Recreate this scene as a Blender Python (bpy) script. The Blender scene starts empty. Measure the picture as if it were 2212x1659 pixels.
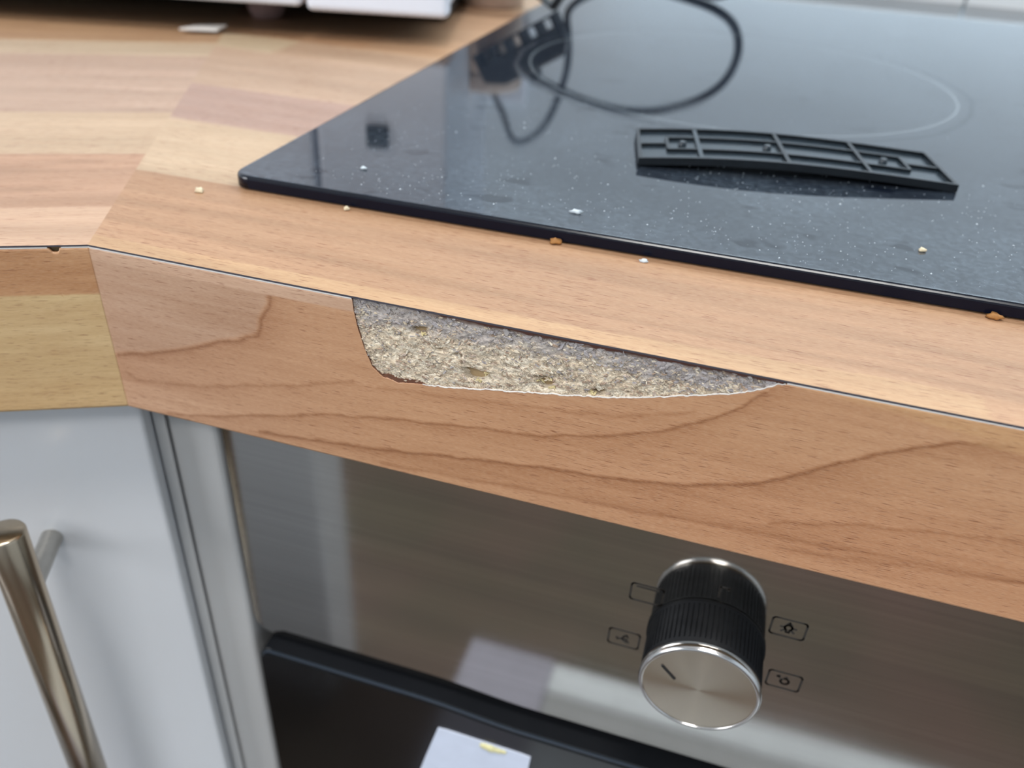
import bpy, bmesh, math, random
import numpy as np
from mathutils import Vector, Matrix, noise
SC = bpy.context.scene
COL = SC.collection
PI = math.pi
random.seed(7); RNG = np.random.default_rng(7)

# ------------------------------------------------------------------ camera
cam_d = bpy.data.cameras.new('camera'); cam = bpy.data.objects.new('camera', cam_d); COL.objects.link(cam)
cam_d.sensor_width = 36.0; cam_d.lens = 28.996; cam_d.clip_start = 0.005; cam_d.clip_end = 20
cam.matrix_world = Matrix(((0.9553, -0.2009, 0.2169, 0.1180), (0.2914, 0.5155, -0.8058, -0.1181),
                           (0.0501, 0.8330, 0.5510, 0.0693), (0, 0, 0, 1)))
_q = cam.matrix_world.to_quaternion(); _l = cam.matrix_world.translation.copy()
cam.matrix_world = Matrix.Translation(_l) @ _q.to_matrix().to_4x4()
cam_d.dof.use_dof = True; cam_d.dof.focus_distance = 0.146; cam_d.dof.aperture_fstop = 15.0
SC.camera = cam

# ------------------------------------------------------------------ world, lights, exposure
SC.view_settings.view_transform = 'Standard'; SC.view_settings.look = 'None'
SC.view_settings.gamma = 1.0; SC.view_settings.use_curve_mapping = False
SC.view_settings.exposure = 0.15
W = bpy.data.worlds.new('world'); SC.world = W; W.use_nodes = True
W.node_tree.nodes['Background'].inputs[0].default_value = (0.75, 0.87, 1.0, 1)
W.node_tree.nodes['Background'].inputs[1].default_value = 1.0

def area(name, loc, target, sx, sy, power, colour):
    l = bpy.data.lights.new(name, 'AREA'); l.shape = 'RECTANGLE'; l.size = sx; l.size_y = sy
    l.energy = power; l.color = colour
    o = bpy.data.objects.new(name, l); COL.objects.link(o)
    o.location = loc
    o.rotation_euler = (Vector(target) - Vector(loc)).to_track_quat('-Z', 'Y').to_euler()
    return o
# light of the ceiling panel and of the daylight window in the wall to the left of the photographer
area('ceiling_panel_light', (0.20, -0.38, 1.462), (0.20, -0.38, 0), 0.5, 0.20, 12, (1.0, 0.985, 0.96))
area('rear_fill_light', (0.25, -1.55, 1.462), (0.25, -1.55, 0), 0.9, 0.30, 17, (1.0, 0.98, 0.95))  # unseen fill lamp added to brighten the floor and the front faces
# unseen cool strip added to brighten the back wall mirrored in the hob
area('back_wall_fill', (0.42, 0.45, 0.66), (0.42, 0.56, 0.15), 1.0, 0.03, 5.0, (0.84, 0.94, 1.0))
area('window_daylight', (-1.5, -1.25, 0.60), (0.2, 0.2, -0.1), 0.9, 0.9, 17, (0.97, 0.98, 1.0))

# ------------------------------------------------------------------ helpers
def lin(r, g, b):
    def f(c):
        c /= 255.0
        return c / 12.92 if c <= 0.04045 else ((c + 0.055) / 1.055) ** 2.4
    return (f(r), f(g), f(b), 1.0)

class N:
    """small node-tree builder"""
    def __init__(s, name):
        s.m = bpy.data.materials.new(name); s.m.use_nodes = True; s.t = s.m.node_tree; s.t.nodes.clear()
        s.out = s.n('ShaderNodeOutputMaterial'); s.b = s.n('ShaderNodeBsdfPrincipled')
        s.l(s.b.outputs[0], s.out.inputs[0])
    def n(s, typ, **kw):
        x = s.t.nodes.new(typ)
        for k, v in kw.items(): setattr(x, k, v)
        return x
    def l(s, a, b): s.t.links.new(a, b)
    def val(s, sock, v):
        if hasattr(v, 'is_linked') or isinstance(v, bpy.types.NodeSocket): s.l(v, sock)
        else: sock.default_value = v
    def math(s, op, a, b=0.0, c=None, clamp=False):
        x = s.n('ShaderNodeMath', operation=op); x.use_clamp = clamp
        s.val(x.inputs[0], a); s.val(x.inputs[1], b)
        if c is not None: s.val(x.inputs[2], c)
        return x.outputs[0]
    def mix(s, f, a, b, blend='MIX'):
        x = s.n('ShaderNodeMix', data_type='RGBA', blend_type=blend)
        s.val(x.inputs[0], f); s.val(x.inputs[6], a); s.val(x.inputs[7], b)
        return x.outputs[2]
    def co(s, scale=(1, 1, 1), rot=(0, 0, 0), loc=(0, 0, 0)):
        t = s.n('ShaderNodeTexCoord'); m = s.n('ShaderNodeMapping')
        m.inputs['Scale'].default_value = scale; m.inputs['Rotation'].default_value = rot; m.inputs['Location'].default_value = loc
        s.l(t.outputs['Object'], m.inputs[0]); return m.outputs[0]
    def noise(s, vec, scale, detail=3, rough=.55, dist=0.0):
        x = s.n('ShaderNodeTexNoise'); s.l(vec, x.inputs['Vector'])
        x.inputs['Scale'].default_value = scale; x.inputs['Detail'].default_value = detail
        x.inputs['Roughness'].default_value = rough; x.inputs['Distortion'].default_value = dist
        return x.outputs[0]
    def ramp(s, v, lo, hi, a=0.0, b=1.0):
        x = s.n('ShaderNodeMapRange'); s.val(x.inputs[0], v)
        x.inputs[1].default_value = lo; x.inputs[2].default_value = hi
        x.inputs[3].default_value = a; x.inputs[4].default_value = b
        return x.outputs[0]
    def bump(s, h, strength, dist):
        x = s.n('ShaderNodeBump'); x.inputs['Strength'].default_value = strength; x.inputs['Distance'].default_value = dist
        s.l(h, x.inputs['Height']); s.l(x.outputs[0], s.b.inputs['Normal']); return x
    def set(s, **kw):
        for k, v in kw.items(): s.val(s.b.inputs[k.replace('_', ' ')], v)

def simple(name, rgb, rough=.5, metal=0.0, var=.04, scale=60, **kw):
    m = N(name)
    nz = m.noise(m.co(), scale, 4)
    d = tuple(c * (1 - var * 3) for c in rgb[:3]) + (1,)
    m.set(Base_Color=m.mix(m.ramp(nz, .3, .7), d, rgb), Metallic=metal)
    m.set(Roughness=m.ramp(nz, .3, .7, rough * .88, rough * 1.08))
    for k, v in kw.items(): m.b.inputs[k.replace('_', ' ')].default_value = v
    return m.m

def link(name, me, mat, parent=None, smooth=False):
    o = bpy.data.objects.new(name, me); COL.objects.link(o)
    if mat is not None: me.materials.append(mat)
    if parent is not None: o.parent = parent
    if smooth:
        for p in me.polygons: p.use_smooth = True
    return o

def from_bm(name, bm, mat, parent=None, smooth=False):
    bmesh.ops.recalc_face_normals(bm, faces=bm.faces)
    me = bpy.data.meshes.new(name); bm.to_mesh(me); bm.free()
    return link(name, me, mat, parent, smooth)

def tag(o, label=None, cat=None, group=None, kind=None):
    for k, v in (('label', label), ('category', cat), ('group', group), ('kind', kind)):
        if v: o[k] = v
    return o

def empty(name, loc=(0, 0, 0), rz=0.0, label=None, cat=None, group=None, kind=None):
    o = bpy.data.objects.new(name, None); COL.objects.link(o); o.location = loc; o.rotation_euler = (0, 0, rz)
    o.empty_display_size = .01
    return tag(o, label, cat, group, kind)

def box_bm(x0, x1, y0, y1, z0, z1, bev=0.0, seg=2, bm=None):
    bm2 = bmesh.new()
    bmesh.ops.create_cube(bm2, size=1)
    for v in bm2.verts:
        v.co = Vector(((x0 + x1) / 2 + v.co.x * (x1 - x0), (y0 + y1) / 2 + v.co.y * (y1 - y0), (z0 + z1) / 2 + v.co.z * (z1 - z0)))
    if bev: bmesh.ops.bevel(bm2, geom=bm2.edges[:], offset=bev, segments=seg, affect='EDGES', profile=.5)
    if bm is None: return bm2
    tmp = bpy.data.meshes.new('t'); bm2.to_mesh(tmp); bm2.free(); bm.from_mesh(tmp); bpy.data.meshes.remove(tmp)
    return bm

def prism_bm(pts, z0, z1, bev=0.0, seg=2, axis='z'):
    """polygon pts extruded z0..z1; axis 'y': pts are (x,z), extruded in y"""
    bm = bmesh.new()
    f = (lambda p, t: (p[0], p[1], t)) if axis == 'z' else (lambda p, t: (p[0], t, p[1]))
    a = [bm.verts.new(f(p, z0)) for p in pts]; b = [bm.verts.new(f(p, z1)) for p in pts]
    bm.faces.new(a); bm.faces.new(b)
    n = len(pts)
    for i in range(n): bm.faces.new((a[i], a[(i + 1) % n], b[(i + 1) % n], b[i]))
    bmesh.ops.recalc_face_normals(bm, faces=bm.faces)
    if bev:
        es = [e for e in bm.edges if len({v in a for v in e.verts}) == 1]
        bmesh.ops.bevel(bm, geom=es, offset=bev, segments=seg, affect='EDGES', profile=.5)
    return bm

def lathe_bm(prof, n=64, M=None):
    """prof: (r, h) revolved around z"""
    bm = bmesh.new(); rings = []
    for r, h in prof:
        if r < 1e-7: rings.append([bm.verts.new((0, 0, h))])
        else: rings.append([bm.verts.new((r * math.cos(2 * PI * i / n), r * math.sin(2 * PI * i / n), h)) for i in range(n)])
    for a, b in zip(rings, rings[1:]):
        for i in range(n):
            j = (i + 1) % n
            vs = [a[i % len(a)], a[j % len(a)], b[j % len(b)], b[i % len(b)]]
            vs2 = []
            for v in vs:
                if v not in vs2: vs2.append(v)
            if len(vs2) > 2: bm.faces.new(vs2)
    if M is not None: bmesh.ops.transform(bm, matrix=M, verts=bm.verts)
    return bm

def rrect(x0, x1, y0, y1, r, n=6):
    out = []
    for cx, cy, a0 in ((x1 - r, y0 + r, -90), (x1 - r, y1 - r, 0), (x0 + r, y1 - r, 90), (x0 + r, y0 + r, 180)):
        for i in range(n + 1):
            a = math.radians(a0 + 90 * i / n); out.append((cx + r * math.cos(a), cy + r * math.sin(a)))
    return out

def tube(name, pts, r, mat, parent=None, res=6):
    c = bpy.data.curves.new(name, 'CURVE'); c.dimensions = '3D'; c.bevel_depth = r; c.bevel_resolution = 4; c.use_fill_caps = True
    s = c.splines.new('NURBS'); s.points.add(len(pts) - 1)
    for p, q in zip(s.points, pts): p.co = (*q, 1)
    s.use_endpoint_u = True; s.order_u = 4; c.resolution_u = res
    tmp = bpy.data.objects.new('t', c); COL.objects.link(tmp)
    dg = bpy.context.evaluated_depsgraph_get(); me = bpy.data.meshes.new_from_object(tmp.evaluated_get(dg))
    bpy.data.objects.remove(tmp); bpy.data.curves.remove(c)
    me.name = name
    o = link(name, me, mat, parent, True)
    return o

def grid_mesh(name, P, colours=None):
    """P: (nu, nv, 3) array; colours (nu, nv, 3) linear"""
    nu, nv = P.shape[:2]
    idx = np.arange(nu * nv).reshape(nu, nv)
    q = np.stack([idx[:-1, :-1], idx[1:, :-1], idx[1:, 1:], idx[:-1, 1:]], -1).reshape(-1, 4)
    me = bpy.data.meshes.new(name)
    me.vertices.add(nu * nv); me.vertices.foreach_set('co', P.reshape(-1).astype(np.float32))
    me.loops.add(q.size); me.loops.foreach_set('vertex_index', q.reshape(-1).astype(np.int32))
    me.polygons.add(len(q)); me.polygons.foreach_set('loop_start', np.arange(0, q.size, 4, dtype=np.int32))
    me.polygons.foreach_set('loop_total', np.full(len(q), 4, dtype=np.int32))
    me.update(calc_edges=True)
    if colours is not None:
        a = me.color_attributes.new('tint', 'FLOAT_COLOR', 'POINT')
        cc = np.ones((nu * nv, 4), np.float32); cc[:, :3] = colours.reshape(-1, 3)
        a.data.foreach_set('color', cc.reshape(-1))
    return me

def vnoise(x, y, seed=0, octaves=4):
    """value noise on numpy arrays, 0..1"""
    tot = np.zeros_like(x, dtype=float); amp = 1.0; s = 0.0
    for k in range(octaves):
        xi = np.floor(x).astype(np.int64); yi = np.floor(y).astype(np.int64)
        fx = x - xi; fy = y - yi; fx = fx * fx * (3 - 2 * fx); fy = fy * fy * (3 - 2 * fy)
        def h(a, b):
            n = (a * 374761393 + b * 668265263 + (seed + k * 17) * 982451653) & 0xffffffff
            n = ((n ^ (n >> 13)) * 1274126177) & 0xffffffff
            return ((n ^ (n >> 16)) & 0xffff) / 65535.0
        v = (h(xi, yi) * (1 - fx) + h(xi + 1, yi) * fx) * (1 - fy) + (h(xi, yi + 1) * (1 - fx) + h(xi + 1, yi + 1) * fx) * fy
        tot += v * amp; s += amp; amp *= .5; x = x * 2.03 + 11.7; y = y * 2.03 + 5.3
    return tot / s

def L3(r, g, b): return np.array(lin(r, g, b)[:3])
def smooth(a, b, x):
    t = np.clip((x - a) / (b - a), 0, 1); return t * t * (3 - 2 * t)
def polydist(x, z, pts):
    """distance to a polyline and signed side (+ above the line)"""
    best = np.full(x.shape, 1e9); side = np.zeros(x.shape)
    for (x0, z0), (x1, z1) in zip(pts, pts[1:]):
        dx, dz = x1 - x0, z1 - z0; L = dx * dx + dz * dz
        t = np.clip(((x - x0) * dx + (z - z0) * dz) / L, 0, 1)
        d = np.hypot(x - x0 - t * dx, z - z0 - t * dz)
        m = d < best; best = np.where(m, d, best); side = np.where(m, np.sign((z - z0) * dx - (x - x0) * dz), side)
    return best, side

# ------------------------------------------------------------------ materials
def wood(name, grain_axis='x', front=False, pore=1.0, rough=.42, spec=.35):
    """printed wood laminate: the vertex colour carries the stave print, noise adds fibre and pores"""
    m = N(name)
    at = m.n('ShaderNodeVertexColor', layer_name='tint')
    col = at.outputs[0]
    up = 'z' if front else 'y'
    s1 = (60, 1, 900) if front else (60, 900, 1)
    s2 = (300, 1, 5200) if front else (260, 3000, 1)
    s3 = (900, 1, 5200) if front else (700, 3600, 1)
    f1 = m.noise(m.co(s1), 1.0, 4, .6, .3)
    f2 = m.noise(m.co(s2), 1.0, 2, .5)
    f3 = m.noise(m.co(s3, loc=(3, 5, 7)), 1.0, 2, .5)
    big = m.noise(m.co((25, 25, 25)), 1.0, 2)
    c = m.mix(m.ramp(f1, .35, .75, 0, .30), col, lin(150, 100, 66))
    # short dark pores along the grain, denser in places
    dens = m.ramp(big, .35, .65, .56, .62)
    por = m.math('MULTIPLY', m.math('SUBTRACT', f2, dens), 9.0, clamp=True)
    c = m.mix(m.math('MULTIPLY', por, .72 * pore), c, lin(120, 66, 38))
    c = m.mix(m.ramp(f3, .42, .75, 0, .13), c, lin(240, 214, 180))
    sp = m.n('ShaderNodeTexVoronoi'); m.l(m.co((1, 1, 1)), sp.inputs['Vector']); sp.inputs['Scale'].default_value = 420
    m.set(Base_Color=c, Specular_IOR_Level=spec)
    m.set(Roughness=m.ramp(f3, .3, .7, rough * .85, rough * 1.15))
    m.bump(m.math('SUBTRACT', m.math('ADD', f3, m.math('MULTIPLY', f1, .5)), m.math('MULTIPLY', por, .8)), .25, .00006)
    return m.m

M_top = wood('wood_laminate_top')
M_front = wood('wood_laminate_front', front=True, pore=1.0, rough=.36, spec=.5)
M_core = simple('worktop_core', lin(176, 150, 112), .9, 0, .08, 900)
M_brown = simple('laminate_dark_backing', lin(88, 52, 40), .7, 0, .1, 700)
M_brown_red = simple('torn_brown_paper', lin(112, 72, 52), .8, 0, .12, 900)
M_white_rim = simple('edging_white_rim', lin(225, 222, 218), .6, 0, .02, 300)
M_navyline = simple('glue_line', lin(70, 66, 74), .6, 0, .05, 300)

def mat_chips(name):
    """torn particle board: pale fibres with curly dark cracks between them"""
    m = N(name)
    at = m.n('ShaderNodeVertexColor', layer_name='tint')
    n1 = m.noise(m.co((900, 1500, 2000), rot=(0, .2, 0)), 1.0, 3, .55, 2.2)
    n2 = m.noise(m.co((2300, 3500, 4200), rot=(0, -.2, 0)), 1.0, 2, .5, 1.5)
    cr = m.math('ABSOLUTE', m.math('SUBTRACT', n1, .5)); crack = m.ramp(cr, .0, .042, 1, 0)
    n3 = m.noise(m.co((260, 400, 500)), 1.0, 2); crack = m.math('MULTIPLY', crack, m.ramp(n3, .36, .55, .2, 1))
    cr2 = m.ramp(m.math('ABSOLUTE', m.math('SUBTRACT', n2, .48)), 0, .02, 1, 0)
    c = m.mix(m.ramp(n2, .35, .70, 0, .25), at.outputs[0], lin(182, 156, 128))
    c = m.mix(m.math('MULTIPLY', crack, .85), c, lin(84, 62, 46))
    c = m.mix(m.math('MULTIPLY', cr2, .28), c, lin(110, 88, 66))
    m.set(Base_Color=c, Roughness=.62, Specular_IOR_Level=.3)
    m.bump(m.math('SUBTRACT', m.math('MULTIPLY', n2, .4), crack), .5, .00012)
    return m.m
M_chips = mat_chips('particle_chips')

def mat_glass(name):
    """black ceramic hob glass with a thin film of dust, smears and a printed cooking zone"""
    m = N(name)
    o = m.co()
    sep = m.n('ShaderNodeSeparateXYZ'); m.l(o, sep.inputs[0])
    # the cooking zone print: a thin circle, and the burnt-on ring round it
    dx = m.math('SUBTRACT', sep.outputs[0], .108); dy = m.math('SUBTRACT', sep.outputs[1], .200)
    wob = m.noise(m.co((30, 30, 30)), 1.0, 3)
    r = m.math('SQRT', m.math('ADD', m.math('MULTIPLY', dx, dx), m.math('MULTIPLY', dy, dy)))
    rw = m.math('ADD', r, m.math('MULTIPLY', m.math('SUBTRACT', wob, .5), .005))
    ring = m.math('SUBTRACT', 1.0, m.math('MULTIPLY', m.math('ABSOLUTE', m.math('SUBTRACT', rw, .0785)), 520), clamp=True)
    line = m.math('SUBTRACT', 1.0, m.math('MULTIPLY', m.math('ABSOLUTE', m.math('SUBTRACT', r, .0735)), 1300), clamp=True)
    smear = m.noise(m.co((14, 30, 14), rot=(0, 0, .3)), 1.0, 5, .6, .6)
    dust = m.noise(m.co((700, 700, 700)), 1.0, 6, .75)
    cloud = m.noise(m.co((22, 22, 22), loc=(2, 1, 0)), 1.0, 3)
    blot = m.noise(m.co((75, 110, 90), loc=(.3, .2, 0)), 1.0, 2)
    blotm = m.ramp(blot, .63, .68, 0, 1)
    near = m.ramp(sep.outputs[1], .035, .16, 1.0, .35)
    film = m.math('MULTIPLY', m.math('MULTIPLY', m.ramp(cloud, .35, .65, .4, 1.0), m.ramp(dust, .42, .70, .25, 1.0)), near)
    film = m.math('MULTIPLY', film, m.math('SUBTRACT', 1.0, m.math('MULTIPLY', blotm, .8)))
    ge = m.n('ShaderNodeNewGeometry'); sn = m.n('ShaderNodeSeparateXYZ'); m.l(ge.outputs['Normal'], sn.inputs[0]); edge = m.ramp(sn.outputs[2], .10, .35, 1, 0); edge2 = m.ramp(sn.outputs[2], .6, .97, 1, 0)
    film = m.math('MULTIPLY', film, m.ramp(sn.outputs[2], .9, .99, 0, 1))
    base = m.mix(m.math('MULTIPLY', film, .30), lin(10, 15, 26), lin(140, 156, 170))
    base = m.mix(m.math('MULTIPLY', line, .22), base, lin(190, 200, 205))
    base = m.mix(edge, base, lin(10, 15, 30))
    m.set(Base_Color=base, IOR=1.62)
    rr = m.math('ADD', m.ramp(smear, .35, .7, .02, .07), m.math('MULTIPLY', ring, .16))
    m.set(Roughness=m.math('ADD', rr, m.math('MULTIPLY', edge2, .16)))
    m.set(Specular_IOR_Level=m.math('SUBTRACT', .50, m.math('MULTIPLY', m.math('ADD', ring, m.math('MULTIPLY', blotm, .7), clamp=True), .16)))
    sl = m.b.inputs['Specular IOR Level'].links[0].from_socket
    m.set(Specular_IOR_Level=m.math('MULTIPLY', sl, m.math('SUBTRACT', 1.0, m.math('MULTIPLY', edge, .75))))
    return m.m
M_hob = mat_glass('hob_glass')
M_oven_glass = simple('oven_door_glass', lin(14, 13, 14), .12, 0, .02, 20, IOR=1.5)
M_rubber = simple('hob_seal', lin(14, 14, 16), .6)

def mat_brushed(name, rgb, rough, ax, aniso=.6):
    m = N(name)
    sc = {'x': (6, 900, 900), 'z': (900, 900, 6)}[ax]
    nz = m.noise(m.co(sc), 1.0, 4, .6)
    sm = m.noise(m.co((22, 22, 22)), 1.0, 3)
    m.set(Base_Color=m.mix(m.ramp(nz, .3, .7), tuple(c * .88 for c in rgb[:3]) + (1,), rgb), Metallic=1.0)
    m.set(Roughness=m.math('ADD', m.ramp(nz, .3, .7, rough * .85, rough * 1.15), m.ramp(sm, .4, .7, 0, .03)))
    return m.m
M_steel = mat_brushed('brushed_steel_panel', lin(198, 195, 190), .05, 'x')
M_handle = mat_brushed('brushed_nickel_bar', lin(196, 180, 158), .20, 'z')
M_post = mat_brushed('satin_nickel_post', lin(185, 182, 176), .34, 'z')
def mat_spun(name):
    m = N(name)
    o = m.co((1, 1, 1))
    sep = m.n('ShaderNodeSeparateXYZ'); m.l(o, sep.inputs[0])
    tg = m.n('ShaderNodeTangent', direction_type='RADIAL', axis='Y'); m.l(tg.outputs[0], m.b.inputs['Tangent'])
    m.set(Base_Color=lin(220, 209, 194), Metallic=1.0, Roughness=.17, Anisotropic=.97, Anisotropic_Rotation=.25)
    return m.m
M_spun = mat_spun('spun_aluminium_face')
M_rim = simple('polished_knob_rim', lin(225, 222, 220), .18, 1.0, .02, 200)
M_knob = simple('black_knob_plastic', lin(6, 8, 13), .6, 0, .05, 300, Specular_IOR_Level=.25)
M_print = simple('panel_print', lin(46, 42, 38), .5)
M_ink = simple('pointer_paint', lin(16, 14, 14), .5)
M_door = simple('white_gloss_cabinet', lin(212, 214, 218), .22, 0, .015, 8)
M_side = simple('white_side_panel', lin(186, 186, 186), .35, 0, .02, 8)
M_gap = simple('dark_carcass', lin(70, 66, 62), .7)
M_black = simple('black_plastic', lin(14, 15, 17), .35, 0, .05, 200)
M_grille = simple('dark_moulded_plastic', lin(40, 50, 58), .22, 0, .10, 500)
M_grille_rib = simple('dark_moulded_plastic_rib', lin(15, 21, 27), .36, 0, .10, 500)
M_appl = simple('white_appliance_plastic', lin(226, 232, 244), .3, 0, .01, 10)
M_appl_dark = simple('underside_and_gap_shade', lin(30, 28, 27), .7)
M_foot = simple('rubbery_foot', lin(168, 140, 136), .6)
M_cable = simple('dark_cable_sheath', lin(58, 66, 76), .4)
M_tin = simple('beige_enamel', lin(206, 184, 168), .35, 0, .06, 90)
M_wall = simple('wall_paint', lin(214, 224, 232), .6, 0, .02, 6)
M_sill = simple('glazed_tile', lin(232, 238, 242), .2, 0, .01, 20)
M_ceiling = simple('ceiling_paint', lin(200, 200, 200), .8, 0, .02, 5)
M_mat = simple('pale_mat', lin(228, 236, 242), .85, 0, .04, 60)
M_mat2 = simple('lilac_grey_mat_panel', lin(172, 172, 186), .85, 0, .04, 60)
M_mat3 = simple('grey_mat_stripe', lin(165, 168, 170), .85, 0, .04, 60)
M_patch = simple('white_patch', lin(214, 222, 240), .6, 0, .02, 200)
M_yellow = simple('pale_yellow', lin(226, 220, 168), .45, 0, .06, 700)
M_crumb = simple('pale_crumb', lin(232, 216, 184), .8, 0, .1, 900)
M_crumb2 = simple('toasted_crumb', lin(170, 118, 62), .8, 0, .1, 900)
M_dust = simple('dust_grain', lin(205, 215, 222), .7)
M_lampglass = N('ceiling_panel_diffuser'); M_lampglass.set(Base_Color=lin(240, 240, 240)); M_lampglass.b.inputs['Emission Color'].default_value = (1, .965, .92, 1); M_lampglass.b.inputs['Emission Strength'].default_value = 6; M_lampglass = M_lampglass.m

def mat_floor():
    m = N('dark_wood_floor')
    n1 = m.noise(m.co((1.2, 22, 1)), 1.0, 5); n2 = m.noise(m.co((3, 3, 3)), 1.0, 3)
    c = m.mix(m.ramp(n1, .3, .7), lin(70, 63, 52), lin(94, 85, 69))
    c = m.mix(m.ramp(n2, .35, .65, 0, .6), c, lin(112, 84, 78))
    m.set(Base_Color=c, Roughness=.5); return m.m
M_floor = mat_floor()

# ------------------------------------------------------------------ geometry frame of the left run
A = math.radians(26.0)
U = Vector((-math.cos(A), -math.sin(A), 0)); NN = Vector((math.sin(A), -math.cos(A), 0))   # along, outward
def lw(u, v, z): p = U * u - NN * v; return Vector((p.x, p.y, z))     # v: inward from the front edge
T = .038; FL = -.86

# ------------------------------------------------------------------ the room
def struct(name, bm, mat, parent=None):
    o = from_bm(name, bm, mat, parent)
    if parent is None: o['kind'] = 'structure'
    return o
struct('floor', box_bm(-1.75, 1.75, -2.5, 1.1, FL - .05, FL), M_floor)
struct('ceiling', box_bm(-1.75, 1.75, -2.5, 1.1, 1.5, 1.55), M_ceiling)
struct('wall_back', box_bm(-.1293, 1.7, .56, .62, FL, 1.5), M_wall)
pl = [lw(.0, .56, 0), lw(-.1293 * 0 - .1298, .56, 0)]
bm = bmesh.new()
c0 = Vector((-.1293, .56, 0)); c1 = lw(1.75, .56, 0)
q = [c0, c1, c1 - NN * .06, c0 - NN * .06]
bm.free()
struct('wall_left', prism_bm([(p.x, p.y) for p in q], FL, 1.5), M_wall)
struct('wall_right', box_bm(1.7, 1.76, -2.5, .62, FL, 1.5), M_wall)
struct('wall_front', box_bm(-1.75, 1.76, -2.56, -2.5, FL, 1.5), M_wall)
# side wall to the left with a window opening (daylight)
wb = bmesh.new()
for x in ((-1.75, -1.69),):
    box_bm(x[0], x[1], -2.5, -1.75, FL, 1.5, bm=wb); box_bm(x[0], x[1], -.75, -.2, FL, 1.5, bm=wb)
    box_bm(x[0], x[1], -1.75, -.75, FL, .05, bm=wb); box_bm(x[0], x[1], -1.75, -.75, 1.05, 1.5, bm=wb)
struct('wall_side', wb, M_wall)
wf = bmesh.new()
for y0, y1, z0, z1 in ((-1.75, -1.70, .05, 1.05), (-.80, -.75, .05, 1.05), (-1.75, -.75, .05, .10), (-1.75, -.75, 1.0, 1.05), (-1.27, -1.23, .1, 1.0)):
    box_bm(-1.74, -1.70, y0, y1, z0, z1, bm=wf)
struct('window_1', wf, M_appl)
# glossy white tile upstand behind the hob
tiles = empty('trim_1', (0, 0, 0), kind='structure')
for i in range(8):
    struct('tile', box_bm(-.02 + i * .12 + .0008, .10 + i * .12 - .0008, .452, .559, .0, .0115, .0012), M_sill, tiles)
# ceiling panel lamp
lamp = empty('ceiling_lamp', (.20, -.38, 1.5), 0, 'flat rectangular white ceiling panel lamp above the photographer', 'lamp')
lb = bmesh.new()
for a in ((-.27, -.25, -.12, .12), (.25, .27, -.12, .12), (-.25, .25, -.12, -.10), (-.25, .25, .10, .12)): box_bm(*a, -.03, 0, bm=lb)
from_bm('frame', lb, M_appl, lamp); from_bm('diffuser', box_bm(-.25, .25, -.10, .10, -.028, -.022), M_lampglass, lamp)

# ------------------------------------------------------------------ worktops
# outline corners
back_c = Vector((-.1293, .56)); seam_b = lw(0, .56, 0)
SEAMX = math.tan(A)                                   # seam: x = -y * tan(A)
# staves of the right worktop: (y0, y1, [x breaks], [colours])
def stave_colour_right(x, y):
    xs = x + .0006 * (vnoise(x * 200, y * 900, 3, 2) - .5)
    xe_ = None
    y = np.where(y < .012, y - .0026 * smooth(.09, .15, x) * (y > 0) , y)
    rows = [(-1, .0042), (.0042, .0385), (.0385, .0765), (.0765, .1105), (.1105, .1585), (.1585, .182), (.182, .24), (.24, .30), (.30, .36), (.36, .6)]
    yy = y
    specs = [
        [(.1610, (218, 182, 142)), (9, (208, 168, 132))],
        [(9, (204, 165, 131))],
        [(.21, (218, 192, 158)), (9, (208, 168, 132))],
        [(.11, (197, 166, 150)), (9, (218, 190, 158))],
        [(.16, (214, 184, 156)), (9, (204, 168, 136))],
        [(-.055, (222, 202, 168)), (9, (211, 180, 150))],
        [(-.03, (206, 164, 126)), (9, (210, 172, 136))],
        [(.03, (205, 165, 130)), (9, (214, 184, 150))],
        [(9, (218, 190, 158))], [(9, (210, 176, 142))]]
    out = np.zeros(x.shape + (3,))
    for (a, b), sp in zip(rows, specs):
        m = (yy >= a) & (yy < b); x0 = -9
        for xe, c in sp:
            mm = m & (xs >= x0) & (xs < xe); out[mm] = L3(*c); x0 = xe
    return out
def streaks(x, y, seed, k=1.0, sx=14, sy=420):
    n = vnoise(x * sx, y * sy + 2.2 * vnoise(x * 18, y * 30, seed + 5, 2), seed, 4)
    return (n - .5) * k
def tintmul(c, s, warm=(.95, 1.0, 1.08)):
    """s>0 darkens"""
    d = np.clip(s, -1, 1)[..., None] * np.array(warm)
    return np.clip(c * np.exp(-d), 0, 1)

# right worktop
wr = empty('worktop', (0, 0, 0), 0, 'long wood-print worktop with the chipped front edge and the black hob set in it', 'worktop')
HX0, HX1, HY0, HY1 = .030, .592, .050, .438
def cut(bm_pts, z0, z1): return prism_bm(bm_pts, z0, z1)
nv = 300; nu = 420
ys = np.concatenate([np.linspace(0, .05, 120, endpoint=False), np.linspace(.05, .5598, nv - 120)])
def top_grid(ys, s_of, xmax=.9):
    us = np.concatenate([np.linspace(0, .35, nu - 60, endpoint=False), np.linspace(.35, 1.0, 60)])
    Yg = np.repeat(ys[None, :], nu, 0)
    x0 = -Yg * SEAMX
    # beyond the room corner the slab is cut by the angled wall
    over = Yg > .503
    xw = -.2455 + (Yg - .5033) / max(1e-6, (.56 - .5033)) * (.2455 - .1293)
    x0 = np.where(over, xw, x0)
    tt = us[:, None]
    Xg = x0 + (xmax - x0) * tt
    return Xg, Yg
X, Y = top_grid(ys, None)
c = stave_colour_right(X, Y)
s = streaks(X, Y, 1, .42, 9, 260) + streaks(X, Y, 21, .26, 5, 90) + streaks(X, Y, 27, .14, 40, 900)
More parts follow.
